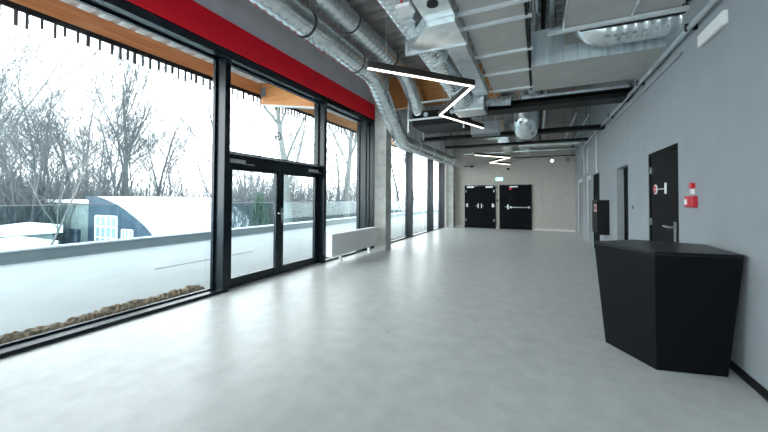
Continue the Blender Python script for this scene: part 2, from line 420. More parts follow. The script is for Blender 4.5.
MB().hexa([(XB+.084, 6.96, 4.135), (XG-.07, 6.96, 3.775), (XG-.07, 6.96, 3.799), (XB+.084, 6.96, 4.159)], [(XB+.084, 7.12, 4.135), (XG-.07, 7.12, 3.775), (XG-.07, 7.12, 3.799), (XB+.084, 7.12, 4.159)]).build('flashing', M['canopy'], t)
# rail with hanging slats under the beam
rl = thing('slat_rail', 'dark rail hung with short slats under the outer canopy beam', 'rail', (XB+.06, 8, 4.3))
MB().box((XB+.02, -2, 4.33), (XB+.07, 17, 4.419)).build('rail', M['steel_dark'], rl)
random.seed(5); y = 1.2; k = 0
proto = None
while y < 15.5 and k < 99:
    ln = random.choice((.16, .19, .22, .24)); wd = random.choice((.035, .045, .055))
    box((XB+.035, y, 4.329-ln), (XB+.06, y+wd, 4.3295)).build('slat', M['slat'], rl); y += random.uniform(.11, .19) if y < 9 else random.uniform(.15, .25); k += 1

# ------------------------------------------------------------------ grounds beyond the terrace
def ground_mesh():
    mb = MB(); nx, ny = 50, 60; random.seed(2); vs = []; fs = []
    for i in range(nx+1):
        for j in range(ny+1):
            x = -11.2-(i/nx)**1.6*120; yy = -40+j/ny*190
            vs.append((x, yy, -3.2+.25*math.sin(x*.2)*math.cos(yy*.17)+max(0, (-x-40))*.03+random.uniform(-.05, .05)))
    for i in range(nx):
        for j in range(ny):
            a = i*(ny+1)+j; fs.append((a, a+1, a+ny+2, a+ny+1))
    return mb.add(vs, fs)
struct('ground_snow', ground_mesh(), M['snow'], smooth=True, origin=(-40, 20, -3.2))
struct('wall_podium', box((XP-.34, -14, -4), (XP-.36+.3, 40, -.41)), M['parapet'])

# vaulted building: quarter-arch gable facing the camera side, snow on its roof
VY0, VY1, VX0, VX1 = 12.0, 20.0, -28.1, -21.44
vb = thing('vaulted_building', 'slate blue building with a curved snow covered roof and gridded gable windows', 'building', (-25, 15, -3.3))
def arc(off=0, n=18):
    K = [(-28.1, 1.32), (-27.2, 1.22), (-26.27, 1.02), (-25.4, .80), (-24.64, .56), (-23.7, .16), (-22.81, -.22), (-22.06, -.62), (-21.44, -1.05)]
    return [(x+off*.45*i/8, z+off*(1-.25*i/8)) for i, (x, z) in enumerate(K)]
ar = arc(); poly = [(VX0, -3.3)]+ar+[(VX1, -3.3)]
MB().hexa([(x, VY0, z) for x, z in poly], [(x, VY1, z) for x, z in poly]).build('gable_wall', M['blue_clad'], vb)
outer = arc(.22); rf = MB()
sec = ar+outer[::-1]; n = len(ar)
lo = [(x, VY0+.35, z) for x, z in ar]+[(x, VY0+.35, z) for x, z in outer]; hi = [(x, VY1+1, z) for x, z in ar]+[(x, VY1+1, z) for x, z in outer]
vs = lo+hi; fs = []
for i in range(n-1):
    fs += [(i, i+1, 2*n+i+1, 2*n+i), (n+i, 3*n+i, 3*n+i+1, n+i+1), (i, n+i, n+i+1, i+1), (2*n+i, 2*n+i+1, 3*n+i+1, 3*n+i)]
fs += [(0, 2*n, 3*n, n), (n-1, 2*n-1, 4*n-1, 3*n-1)]
rf.add(vs, fs).build('snow_roof', M['snow'], vb, smooth=True)
bg_ = arc(.25); bz = MB(); lo = [(x, VY0-.15, z) for x, z in ar]+[(x, VY0-.15, z) for x, z in bg_]; hi = [(x, VY0+.349, z) for x, z in ar]+[(x, VY0+.349, z) for x, z in bg_]
bz.add(lo+hi, fs).build('verge_board', M['blue_clad'], vb, smooth=True)
for x0, x1, zt in ((-27.05, -24.5, .25), (-23.9, -22.75, -.55)):
    f = MB(); zb = -2.6; nb = 4 if zt > 0 else 3; nr = 4 if zt > 0 else 3
    for i in range(nb+1):
        x = x0+(x1-x0)*i/nb; f.box((x-.04, VY0-.08, zb), (x+.04, VY0-.001, zt))
    for i in range(nr+1):
        z = zb+(zt-zb)*i/nr; f.box((x0+.04, VY0-.075, z-.04), (x1-.04, VY0-.002, z+.04))
    wf = f.build('gable_window', M['white'], vb)
    box((x0, VY0-.03, zb), (x1, VY0-.001, zt)).build('pane', M['pane_far'], wf)
box((-21.9, VY0+.4, -3.3), (-21.46, VY1, -1.08)).build('side_wall', M['blue_clad'], vb)
fb = thing('flat_building', 'low weathered flat roofed building with snow on its edge, left of the vaulted building', 'building', (-33, 14, -3.3))
box((-37.5, 12.6, -3.3), (VX0-.01, 18, 1.05)).build('wall', M['shed'], fb); box((-37.8, 12.4, 1.051), (VX0-.02, 18.2, 1.3)).build('snow_roof', M['snow'], fb)
box((-33, 12.45, -3.3), (-30.5, 12.599, -.9)).build('door_panel', M['blue_clad'], fb)
sh = thing('garden_shed', 'small shed with snow on its roof in front of the low flat building', 'shed', (-30, 8.8, -3.3))
box((-31.5, 7.6, -3.3), (-27.5, 10.0, -.75)).build('wall', M['shed'], sh)
MB().hexa([(-31.9, 7.3, -.749), (-27.1, 7.3, -.749), (-27.1, 10.3, -.749), (-31.9, 10.3, -.749)], [(-31.9, 7.3, -.55), (-27.1, 7.3, -.55), (-27.1, 10.3, -.25), (-31.9, 10.3, -.25)]).build('snow_roof', M['snow'], sh)
wf = box((-30.6, 7.57, -2), (-29.6, 7.599, -1.1)).build('shed_window', M['white'], sh); box((-30.5, 7.55, -1.9), (-29.7, 7.569, -1.2)).build('pane', M['pane_far'], wf)
sh2 = thing('log_store', 'dark open log store with a snowy roof at the left below the terrace', 'shed', (-24, 6.4, -3.3))
box((-26.5, 5.6, -3.3), (-22.6, 8.0, -1.1)).build('wall', M['blue_clad'], sh2)
MB().hexa([(-26.8, 5.3, -1.099), (-22.3, 5.3, -1.099), (-22.3, 8.3, -1.099), (-26.8, 8.3, -1.099)], [(-26.8, 5.3, -.95), (-22.3, 5.3, -.95), (-22.3, 8.3, -.75), (-26.8, 8.3, -.75)]).build('snow_roof', M['snow'], sh2)

# ------------------------------------------------------------------ bare trees
def make_tree(seed, H, r0, levels=4, spread=.6, fork=.35, lean=0, dens=1.0, minr=.006, upright=.25):
    """bare winter tree: returns (trunk builder, branch builder)"""
    R = random.Random(seed); tr, br = MB(), MB()
    def grow(p, d, L, r, lev, mb):
        n = 4 if lev < 2 else 3; pts = [p]; rad = [r]; q = p; dd = d.copy()
        seg = 5 if lev == 0 else (4 if lev == 1 else 3)
        for i in range(seg):
            w = .10+.10*lev
            dd = (dd+Vector((R.uniform(-w, w), R.uniform(-w, w), R.uniform(-w, w)+upright*.12))).normalized()
            q = q+dd*(L/seg); pts.append(q); rad.append(max(minr*.6, r*(1-.72*(i+1)/seg)))
        mb.tube(pts, rad, 7 if lev == 0 else (5 if lev == 1 else 3), cap=False)
        if lev >= levels: return
        cnt = [int(9*dens), int(6*dens), int(6*dens), int(5*dens)][min(lev, 3)]
        for c in range(cnt):
            t = R.uniform(fork if lev == 0 else .18, 1.0); i = min(int(t*seg), seg-1); u = t*seg-i
            pp = pts[i].lerp(pts[i+1], u); base = (pts[i+1]-pts[i]).normalized()
            az = R.uniform(0, 2*PI); side = Vector((math.cos(az), math.sin(az), R.uniform(-.1, .6))).normalized()
            nd = (base*(1-spread)+side*spread+Vector((0, 0, upright*.6))).normalized()
            rr = max(minr, (rad[i]*(1-u)+rad[i+1]*u)*R.uniform(.4, .62)); LL = L*R.uniform(.38, .62)*(1.15-.5*t)
            if lev == 0: LL *= 1.15
            grow(pp, nd, LL, rr, lev+1, br)
    grow(Vector((0, 0, 0)), Vector((lean, lean*.3, 1)).normalized(), H, r0, 0, tr)
    return tr, br
def tree_thing(tb, x, y, z, label, m, group=None, rot=0, s=1):
    t = thing('bare_tree', label, 'tree', (0, 0, 0), group)
    tb[0].build('trunk', m, t, smooth=True); tb[1].build('branches', m, t)
    t.location = (x, y, z); t.rotation_euler = (0, 0, rot); t.scale = (s, s, s); return t
def polar(px_ratio, y): return (px_ratio*y, y)     # X/Y ratio of a sight line

T1 = make_tree(11, 15, .24, 3, .42, .42, dens=1.3, minr=.02, upright=.5)
x, y = -33.5, 17.0
tree_thing(T1, x, y, -3.2, 'tall bare tree with an upright forked crown behind the vaulted building', M['bark_far'])
T2 = make_tree(23, 12, .13, 3, .62, .35, dens=.75, minr=.011)
tree_thing(T2, -20.0, 4.7, -3.2, 'bare tree at the far left with long branches over the glass balustrade', M['bark_far'], rot=1)
T3 = make_tree(5, 12, .36, 4, .6, .42, dens=1.1, minr=.011)
tree_thing(T3, -14.6, 16.9, -3.2, 'thick pale forked tree close behind the glazed double door', M['bark_light'], rot=2.2)
T4 = make_tree(31, 13.5, .34, 4, .5, .45, dens=1.05, minr=.011)
tree_thing(T4, -13.9, 22.3, -3.2, 'thick pale tree seen through the window over the radiator', M['bark_light'], rot=4)
T5 = make_tree(44, 7.5, .06, 2, .5, .45, lean=.5, dens=1.0, minr=.01)
tree_thing(T5, -19.0, 5.7, -3.2, 'thin leaning sapling in front of the snowy log store', M['bark'], rot=1.2)
T6 = make_tree(52, 12, .13, 3, .55, .25, dens=1.35, minr=.011)
T7 = make_tree(67, 13, .2, 3, .5, .35, dens=1.25, minr=.012)
T8 = make_tree(71, 10, .11, 3, .6, .2, dens=1.4, minr=.011)
protos = []
back_label = 'bare tree of the winter wood beyond the terrace'
grp = 'bare trees of the wood beyond the terrace'
for tb in (T6, T7, T8):
    protos.append(tree_thing(tb, -40, 60, -3, back_label, M['bark_far'], grp))
random.seed(12); spots = []
for px_r in [(-3.7+i*.112) for i in range(33)]:
    for ring_ in ((0, 1) if random.random() < .7 else (1,)):
        D = random.uniform(34, 46) if ring_ == 0 else random.uniform(52, 80)
        a = math.atan2(1, px_r+random.uniform(-.05, .05)); spots.append((D*math.cos(a), D*math.sin(a), ring_))
for i, (x, y, ring_) in enumerate(spots):
    if x > -13.5: continue
    o = protos[i] if i < 3 else copy_tree(protos[i % 3])
    s = random.uniform(.75, 1.15)*(1.0 if ring_ == 0 else 1.15)
    o.location = (x, y, -3.1+max(0, -x-40)*.03); o.rotation_euler = (0, 0, random.uniform(0, 6.3)); o.scale = (s, s, s)
# brush thicket at the foot of the wood: uncountable thin stems
th = MB(); R = random.Random(9)
for i in range(6500):
    a = math.atan2(1, R.uniform(-4.2, -.12)); D = R.uniform(34, 75); x, y = D*math.cos(a), D*math.sin(a)
    if x > -14: continue
    p = Vector((x, y, -3.2+max(0, -x-40)*.03)); d = Vector((R.uniform(-.3, .3), R.uniform(-.3, .3), 1)).normalized(); L = R.uniform(2.5, 8)
    q = p+d*L*.5; e = q+(d+Vector((R.uniform(-.3, .3), R.uniform(-.3, .3), 0))).normalized()*L*.5
    th.tube([p, q, e], [.03, .022, .01], 3, cap=False)
    for k in range(3):
        b0 = p.lerp(e, R.uniform(.3, .9)); th.tube([b0, b0+Vector((R.uniform(-1, 1), R.uniform(-1, 1), R.uniform(.2, 1.2)))*.9], [.016, .008], 3, cap=False)
for i in range(2000):
    a = math.atan2(1, R.uniform(-1.2, -.3)); D = R.uniform(24, 45); x, y = D*math.cos(a), D*math.sin(a)
    if x > -13.6: continue
    p = Vector((x, y, -3.2)); d = Vector((R.uniform(-.3, .3), R.uniform(-.3, .3), 1)).normalized(); L = R.uniform(3, 8)
    q = p+d*L*.5; e = q+(d+Vector((R.uniform(-.3, .3), R.uniform(-.3, .3), 0))).normalized()*L*.5
    th.tube([p, q, e], [.03, .022, .01], 3, cap=False)
    for k in range(4):
        b0 = p.lerp(e, R.uniform(.3, .95)); th.tube([b0, b0+Vector((R.uniform(-1, 1), R.uniform(-1, 1), R.uniform(.2, 1.2)))*.9], [.014, .008], 3, cap=False)
props(th.build('brush_thicket', M['bark_far'], origin=(-40, 30, -3)), 'grey leafless brush filling the foot of the wood beyond the terrace', 'brush', kind='stuff')
# evergreen
ev = thing('evergreen_tree', 'small green conifer seen through the left leaf of the glazed double door', 'tree', (-17.6, 17.2, -3.2))
cf = MB(); R = random.Random(4)
for i in range(900):
    t = R.random()**.8; z = -2.9+t*4.7; rad = 1.15*(1-t)**.8*R.uniform(.35, 1); a = R.uniform(0, 2*PI)
    p = Vector((-17.6+rad*math.cos(a), 17.2+rad*math.sin(a), z)); d = Vector((math.cos(a), math.sin(a), -.25)).normalized()*.34; w_ = Vector((-math.sin(a), math.cos(a), .1))*.07
    cf.add([p-w_, p+d, p+w_, p+Vector((0, 0, .09))], [(0, 1, 3), (1, 2, 3), (0, 2, 1)])
cf.build('foliage', M['conifer'], ev); MB().cyl((-17.6, 17.2, -3.2), (-17.6, 17.2, 1.7), .09, 7, .02).build('trunk', M['bark'], ev)

# ------------------------------------------------------------------ radiator
rd = thing('radiator', 'low white panel radiator on short feet in front of the window beside the column', 'radiator', (-4.3, 7.5, 0))
pm = MB().box((-4.285, 6.3, .16), (-4.235, 8.58, .655)); pm.box((-4.385, 6.3, .16), (-4.335, 8.58, .655))
pm.build('panel', M['white'], rd, bevel=.008)
gr = MB().box((-4.39, 6.295, .656), (-4.23, 8.585, .672))
for i in range(40): gr.box((-4.37, 6.33+i*.056, .6725), (-4.25, 6.345+i*.056, .676))
gr.build('top_grille', M['white'], rd)
box((-4.387, 6.292, .16), (-4.233, 6.299, .655)).build('end_cap', M['white'], rd); box((-4.387, 8.581, .16), (-4.233, 8.588, .655)).build('end_cap', M['white'], rd)
for y in (6.75, 8.2):
    MB().box((-4.34, y, .012), (-4.28, y+.05, .16)).box((-4.36, y-.02, 0), (-4.25, y+.07, .012)).build('foot', M['white'], rd)

# ------------------------------------------------------------------ counter
ct = thing('bar_counter', 'faceted black bar counter tapering toward the floor by the right wall', 'counter', (1.1, 4.1, 0))
top = [(.545, 4.22), (.919, 3.62), (1.53, 3.715), (1.53, 4.44), (.97, 4.60)]
bot = [(.636, 4.172), (.939, 3.687), (1.453, 3.80), (1.453, 4.34), (1.0, 4.48)]
zc = 1.02; mix = [(b[0]+(t[0]-b[0])*.985, b[1]+(t[1]-b[1])*.985) for b, t in zip(bot, top)]
MB().hexa([(x, y, 0) for x, y in bot], [(x, y, zc) for x, y in mix]).build('body', M['counter'], ct, bevel=.004)
MB().hexa([(x, y, zc+.001) for x, y in mix], [(x, y, 1.05) for x, y in top]).build('worktop', M['counter_top'], ct, bevel=.003)

# ------------------------------------------------------------------ end wall doors (double black)
d2 = structure('door_2', (-2.75, YE, 0)); x0, x1 = -3.52, -1.97
fr = MB()
for a, b in (((x0, 0), (x0+.05, 2.21)), ((x1-.05, 0), (x1, 2.21)), ((x0+.05, 2.16), (x1-.05, 2.21))):
    fr.box((a[0], YE-.06, a[1]), (b[0], YE-.0005, b[1]))
fr.build('door_frame', M['door'], d2)
xm = (x0+x1)/2
for i, (a, b) in enumerate(((x0+.052, xm-.003), (xm+.003, x1-.052))):
    lf = box((a, YE-.07, .008), (b, YE-.012, 2.155)).build('door_leaf', M['door'], d2, bevel=.003)
    cx = a+.08 if i == 0 else b-.42
    MB().box((cx, YE-.13, 2.08), (cx+.34, YE-.071, 2.15)).bar((cx+.05, YE-.12, 2.17), (cx+.5, YE-.1, 2.17), .025, .012).build('door_closer', M['strut'], lf)
    for z in (.35, 1.1, 1.85):
        hx = a+.01 if i == 0 else b-.03
        box((hx, YE-.078, z), (hx+.02, YE-.0705, z+.12)).build('hinge', M['steel'], lf)
    hx = b-.1 if i == 0 else a+.06
    MB().box((hx, YE-.082, 1.03), (hx+.045, YE-.0705, 1.26)).tube([(hx+.022, YE-.082, 1.14), (hx+.022, YE-.12, 1.14), (hx+.022+(-.12 if i == 0 else .12), YE-.12, 1.14)], .011, 6).build('door_handle', M['steel'], lf)
    sx = a+.05 if i == 0 else b-.12
    props(box((sx, YE-.075, 1.08), (sx+.07, YE-.0705, 1.27)).build('notice', M['white'], lf), 'small white notice')
d3 = structure('door_3', (-1.03, YE, 0)); x0, x1 = -1.78, -.29; fr = MB()
for a, b in (((x0, 0), (x0+.05, 2.22)), ((x1-.05, 0), (x1, 2.22)), ((x0+.05, 2.17), (x1-.05, 2.22))):
    fr.box((a[0], YE-.06, a[1]), (b[0], YE-.0005, b[1]))
fr.build('door_frame', M['door'], d3)
for i, (a, b) in enumerate(((x0+.052, x0+.47), (x0+.476, x1-.052))):
    lf = box((a, YE-.07, .008), (b, YE-.012, 2.165)).build('door_leaf', M['door'], d3, bevel=.003)
    if i:
        pb = MB().cyl((a+.06, YE-.14, 1.1), (b-.06, YE-.14, 1.1), .02, 10).box((a+.03, YE-.15, 1.05), (a+.09, YE-.0705, 1.15)).box((b-.09, YE-.15, 1.05), (b-.03, YE-.0705, 1.15))
        props(pb.build('panic_bar', M['strut'], lf), 'pale horizontal push bar')
        box((a+.02, YE-.13, 2.09), (a+.38, YE-.071, 2.15)).build('door_closer', M['strut'], lf)
        props(box((a-.02, YE-.085, 1.98), (a+.1, YE-.0705, 2.1)).build('notice', M['red_plastic'], lf), 'small red notice')
    else:
        MB().box((b-.09, YE-.082, 1.0), (b-.045, YE-.0705, 1.23)).tube([(b-.067, YE-.082, 1.12), (b-.067, YE-.12, 1.12), (b-.2, YE-.12, 1.12)], .011, 6).build('door_handle', M['steel'], lf)
props(box((-1.905, YE-.05, 1.38), (-1.835, YE-.0005, 1.48)).build('call_point', M['black'], bevel=.006), 'small dark call point on the end wall between the two pairs of black doors', 'call point')
ex = thing('exit_sign', 'green illuminated exit sign on the end wall above the gap between the black doors', 'sign', (-1.78, YE-.06, 2.42))
box((-1.96, YE-.055, 2.42), (-1.6, YE-.0005, 2.6)).build('housing', M['white'], ex)
box((-1.945, YE-.06, 2.435), (-1.615, YE-.0555, 2.585)).build('green_panel', M['exit'], ex)
pic = MB()      # running figure, arrow and doorway
pic.cyl((-1.845, YE-.0645, 2.56), (-1.845, YE-.0605, 2.56), .013, 10)
for p, q in (((-1.845, 2.545), (-1.86, 2.505)), ((-1.86, 2.505), (-1.835, 2.48)), ((-1.835, 2.48), (-1.85, 2.452)), ((-1.86, 2.505), (-1.885, 2.47)), ((-1.845, 2.535), (-1.815, 2.52)), ((-1.85, 2.535), (-1.88, 2.525))):
    pic.bar((p[0], YE-.0625, p[1]), (q[0], YE-.0625, q[1]), .012, .004, (0, 1, 0))
pic.box((-1.79, YE-.0645, 2.45), (-1.745, YE-.0605, 2.57)); pic.box((-1.72, YE-.0645, 2.502), (-1.665, YE-.0605, 2.518))
pic.hexa([(-1.67, YE-.0645, 2.485), (-1.635, YE-.0645, 2.51), (-1.67, YE-.0645, 2.535)], [(-1.67, YE-.0605, 2.485), (-1.635, YE-.0605, 2.51), (-1.67, YE-.0605, 2.535)])
props(pic.build('pictogram', M['exit_white'], ex), 'white running figure, doorway and arrow')

# ------------------------------------------------------------------ right wall doors
def side_door(name, y0, y1, h, rec, leafm, framem=None, fw_=.05):
    d_ = structure(name, (XR, (y0+y1)/2, 0)); fm = framem or leafm; fr = MB(); x0 = XR+rec-.012
    for a, b in (((y0+.001, .001), (y0+fw_, h-.001)), ((y1-fw_, .001), (y1-.001, h-.001)), ((y0+fw_, h-fw_), (y1-fw_, h-.001))):
        fr.box((x0, a[0], a[1]), (x0+.1, b[0], b[1]))
    fr.build('door_frame', fm, d_)
    lf = box((XR+rec, y0+fw_+.002, .008), (XR+rec+.045, y1-fw_-.002, h-fw_-.003)).build('door_leaf', leafm, d_, bevel=.002)
    return d_, lf
d4, lf = side_door('door_4', 5.20, 6.42, 2.21, .02, M['door'])
X = XR+.02
hd = MB().box((X-.01, 5.35, .97), (X-.0005, 5.41, 1.22)).tube(fillet([(X-.008, 5.38, 1.15), (X-.06, 5.38, 1.15), (X-.06, 5.62, 1.15)], .02, 4), .012, 8)
props(hd.build('door_handle', M['steel'], lf), 'steel lever handle on a long plate')
for z in (.3, 1.12, 1.9): box((X-.014, 6.335, z), (X-.0005, 6.362, z+.1)).build('hinge', M['steel'], lf)
sg = thing('door_sign', 'red and white pictogram sign fixed on the nearest black side door', 'sign', (X, 6.0, 1.6))
MB().cyl((X-.012, 6.13, 1.655), (X-.0005, 6.13, 1.655), .072, 24).build('round_plate', M['white'], sg)
MB().cyl((X-.0165, 6.13, 1.655), (X-.0125, 6.13, 1.655), .055, 24).build('red_disc', M['red_plastic'], sg)
box((X-.0185, 6.095, 1.648), (X-.017, 6.165, 1.662)).build('white_bar', M['white'], sg)
box((X-.01, 5.73, 1.65), (X-.0005, 6.057, 1.66)).build('link_bar', M['white'], sg)
box((X-.012, 5.68, 1.585), (X-.0005, 5.7295, 1.735)).build('upright_plate', M['white'], sg)
d5, lf = side_door('door_5', 7.70, 8.70, 2.18, .14, M['door'])
X5 = XR+.14
MB().box((X5-.01, 7.85, .97), (X5-.0005, 7.9, 1.2)).tube([(X5-.008, 7.875, 1.12), (X5-.05, 7.875, 1.12), (X5-.05, 8.0, 1.12)], .011, 6).build('door_handle', M['steel'], lf)
side_door('door_6', 10.95, 12.2, 2.27, .03, M['door'], M['door'], .07)
side_door('door_7', 12.62, 13.85, 2.33, .05, M['door_grey'], M['white_frame'], .14)
side_door('door_8', 14.9, 16.6, 2.33, .03, M['door_grey'], M['white_frame'], .12)
struct('wall_recess', MB().box((XR+.3005, 5.0, 0), (XR+.36, 17, 2.5)), M['dark_void'])

# wall fittings on the right wall
fa = thing('fire_alarm', 'red fire alarm box with a white label beside the nearest side door', 'fire alarm', (XR, 4.92, 1.42))
box((XR-.05, 4.66, 1.42), (XR-.0005, 4.88, 1.545)).build('housing', M['red_plastic'], fa, bevel=.008)
box((XR-.054, 4.79, 1.45), (XR-.0505, 4.86, 1.51)).build('label', M['white'], fa)
sr = thing('alarm_beacon', 'small red round alarm beacon on a white stem above the red alarm box', 'beacon', (XR, 4.9, 1.57))
MB().cyl((XR-.035, 4.75, 1.66), (XR-.0005, 4.75, 1.66), .034, 18).build('red_lens', M['red_plastic'], sr, smooth=True)
box((XR-.03, 4.738, 1.565), (XR-.0005, 4.762, 1.625)).build('stem', M['white'], sr)
em = thing('emergency_light', 'flat white emergency light box high on the right wall under the pipe', 'light fitting', (XR, 4.32, 3.1))
MB().box((XR-.04, 3.97, 3.10), (XR-.0005, 4.51, 3.225)).build('housing', M['white'], em, bevel=.012)
box((XR-.035, 4.0, 3.09), (XR-.01, 4.48, 3.0995)).build('diffuser', M['white_frame'], em)
props(MB().box((XR-.012, 7.30, 1.33), (XR-.0005, 7.37, 1.40)).cyl((XR-.02, 7.335, 1.365), (XR-.0125, 7.335, 1.365), .02, 12).build('wall_switch', M['mid_grey'], bevel=.003), 'small grey wall switch between the two nearest side doors', 'switch')
hc = thing('hydrant_cabinet', 'black hose cabinet with two small notices on the right wall past the side doors', 'cabinet', (XR, 10.0, .6))
box((XR-.24, 9.55, .64), (XR-.0005, 10.4, 1.49)).build('body', M['black'], hc, bevel=.006)
box((XR-.254, 9.56, .65), (XR-.241, 10.39, 1.48)).build('door', M['black'], hc)
box((XR-.258, 9.62, 1.2), (XR-.2545, 9.78, 1.38)).build('notice', M['white'], hc); box((XR-.258, 9.84, 1.2), (XR-.2545, 10.0, 1.38)).build('notice', M['white'], hc)
box((XR-.262, 9.65, 1.24), (XR-.2585, 9.75, 1.34)).build('red_mark', M['red_plastic'], hc); box((XR-.262, 9.87, 1.24), (XR-.2585, 9.97, 1.34)).build('red_mark', M['red_plastic'], hc)

# ------------------------------------------------------------------ ventilation
def hangers(parent, pts, r, ztop=ZC-.001):
    for x, y, z in pts:
        MB().cyl((x, y, z+r*.8), (x, y, ztop), .006, 6).build('hanger_rod', M['steel_dark'], parent)
def collar(parent, p, d, r, w=.03, m='gasket'):
    p = Vector(p); d = Vector(d).normalized(); MB().cyl(p-d*w/2, p+d*w/2, r+.012, 24).build('collar', M[m], parent, smooth=True)

A = thing('spiral_duct', 'long round galvanised duct beside the red band that drops lower by the column', 'duct', (-3.45, 2, 4.36))
pathA = fillet([(-3.45, -4.2, 4.36), (-3.45, 6.72, 4.36), (-3.80, 9.36, 3.24), (-3.78, 17.1, 3.33)], .26, 2)
spiral(pathA, .22, .16, .011).build('duct_run', M['galv'], A, smooth=True)
for y in (1.0, 2.65, 4.3, 5.95): collar(A, (-3.45, y, 4.36), (0, 1, 0), .22)
for y in (10.6, 12.2, 13.8, 15.4): collar(A, (-3.785, y, 3.27+.005*(y-9.4)), (0, 1, 0), .22, m='galv_dull')
collar(A, (-3.49, 7.15, 4.21), (-.27, 2.6, -1), .22, .02, 'galv_dull')
hangers(A, [(-3.45, y, 4.36) for y in (1.05, 2.7, 4.35, 6.0)]+[(-3.785, y, 3.27+.005*(y-9.4)) for y in (10.65, 13.85, 16)], .22)
B = thing('spiral_duct', 'second round galvanised duct running alongside and just above the one by the red band', 'duct', (-3.13, 2, 4.76))
spiral(fillet([(-3.13, -4.2, 4.76), (-3.13, 7.85, 4.76), (-3.0, 8.35, 4.2), (-2.95, 8.58, 3.861)], .3, 5), .2, .16, .011).build('duct_run', M['galv'], B, smooth=True)
for y in (1.6, 3.4, 5.2, 7.0): collar(B, (-3.13, y, 4.76), (0, 1, 0), .2)
hangers(B, [(-3.13, y, 4.76) for y in (1.65, 5.25)], .2)
Cc = thing('spiral_duct', 'round galvanised duct in the middle of the ceiling leading to the foil wrapped box', 'duct', (-1.47, 3, 3.82))
spiral(fillet([(-1.47, -4.2, 3.84), (-1.47, 3.4, 3.82), (-1.38, 5.2, 3.62), (-1.31, 6.45, 3.44)], .5, 6), .18, .1, .01).build('duct_run', M['galv'], Cc, smooth=True)
for y in (1.5, 2.9): collar(Cc, (-1.47, y, 3.82), (0, 1, 0), .18)
collar(Cc, (-1.37, 4.75, 3.67), (.13, 1.8, -.2), .18, .04, 'strut'); collar(Cc, (-1.31, 5.8, 3.535), (.06, 1.2, -.18), .18, .04, 'strut')
hangers(Cc, [(-1.47, 1.55, 3.82), (-1.47, 2.95, 3.82), (-1.33, 5.4, 3.6)], .18)
tb = thing('foil_box', 'crinkled foil wrapped duct box hanging behind the near zigzag lamp', 'duct box', (-1.2, 6.7, 3.2))
box((-1.52, 6.46, 3.22), (-.93, 7.0, 3.62)).build('box_body', M['foil'], tb, bevel=.02)
MB().tube(resample([Vector((-.929, 6.75, 3.42)), Vector((-.47, 6.78, 3.40))], .03), [.09 if i % 2 else .075 for i in range(17)], 14).build('flexible_hose', M['foil'], tb, smooth=True)
hangers(tb, [(-1.45, 6.9, 3.6), (-1.0, 6.9, 3.6)], .02)
pb = thing('plenum_box', 'galvanised plenum box with a round black port and a flared outlet, under the ceiling', 'duct box', (-1.0, 3, 3.45))
box((-1.16, 1.0, 3.51), (-.82, 3.55, 3.98)).build('box_body', M['galv'], pb, bevel=.008)
MB().hexa([(-1.16, 3.551, 3.44), (-.82, 3.551, 3.44), (-.82, 3.551, 3.60), (-1.16, 3.551, 3.60)], [(-1.60, 4.12, 3.44), (-.81, 4.12, 3.44), (-.81, 4.12, 3.60), (-1.60, 4.12, 3.60)]).build('flared_outlet', M['galv'], pb)
box((-1.62, 4.1205, 3.425), (-.805, 4.15, 3.61)).build('flange', M['galv_dull'], pb)
MB().cyl((-.98, 3.25, 3.495), (-.98, 3.25, 3.5095), .06, 20).build('round_port', M['black'], pb); MB().cyl((-1.02, 2.85, 3.495), (-1.02, 2.85, 3.5095), .05, 20).build('round_port', M['black'], pb)
box((-1.09, 4.1505, 3.46), (-.84, 6.4, 3.59)).build('flat_duct', M['galv_dull'], pb)
hangers(pb, [(-.84, 1.5, 3.97), (-1.2, 3.4, 3.97), (-.86, 6.0, 3.58)], .01)
ap = thing('ceiling_sensor', 'small white square sensor box under the middle round duct', 'sensor', (-1.42, 3.13, 3.45))
MB().box((-1.335, 3.09, 3.46), (-1.17, 3.265, 3.4999)).build('housing', M['white'], ap, bevel=.01); MB().cyl((-1.29, 3.17, 3.5), (-1.29, 3.17, 3.66), .012, 8).build('stem', M['red_plastic'], ap)
flx = thing('flexible_duct', 'white flexible duct stub near the top edge between the round ducts', 'duct', (-2.2, 2.6, 4.5))
MB().tube(resample([Vector(p) for p in fillet([(-2.0, 1.4, 4.25), (-2.05, 2.75, 4.3), (-2.3, 3.2, 4.75), (-2.3, 3.2, 5.04)], .4, 6)], .03), [.13 if i % 2 else .115 for i in range(400)], 16).build('hose', M['white'], flx, smooth=True)

# insulated rectangular supply duct with strut supports
D_ = thing('supply_duct', 'wide pale insulated rectangular duct on zinc bars along the middle of the ceiling', 'duct', (-.45, 4, 3.6))
box((-.79, -4.2, 3.60), (-.13, 6.86, 3.95)).build('duct_body', M['insul'], D_, bevel=.006)
for y in (1.4, 2.5, 3.32, 3.68, 4.02, 4.92, 5.70, 6.62):
    b_ = MB().box((-.86, y, 3.565), (-.06, y+.04, 3.598)).build('support_bar', M['strut'], D_)
    for x in (-.84, -.08): MB().cyl((x, y+.022, 3.598), (x, y+.022, ZC-.001), .007, 6).build('threaded_rod', M['steel'], b_)
box((-.128, -4.2, 3.58), (-.10, 6.86, 3.96)).build('edge_angle', M['steel_dark'], D_)
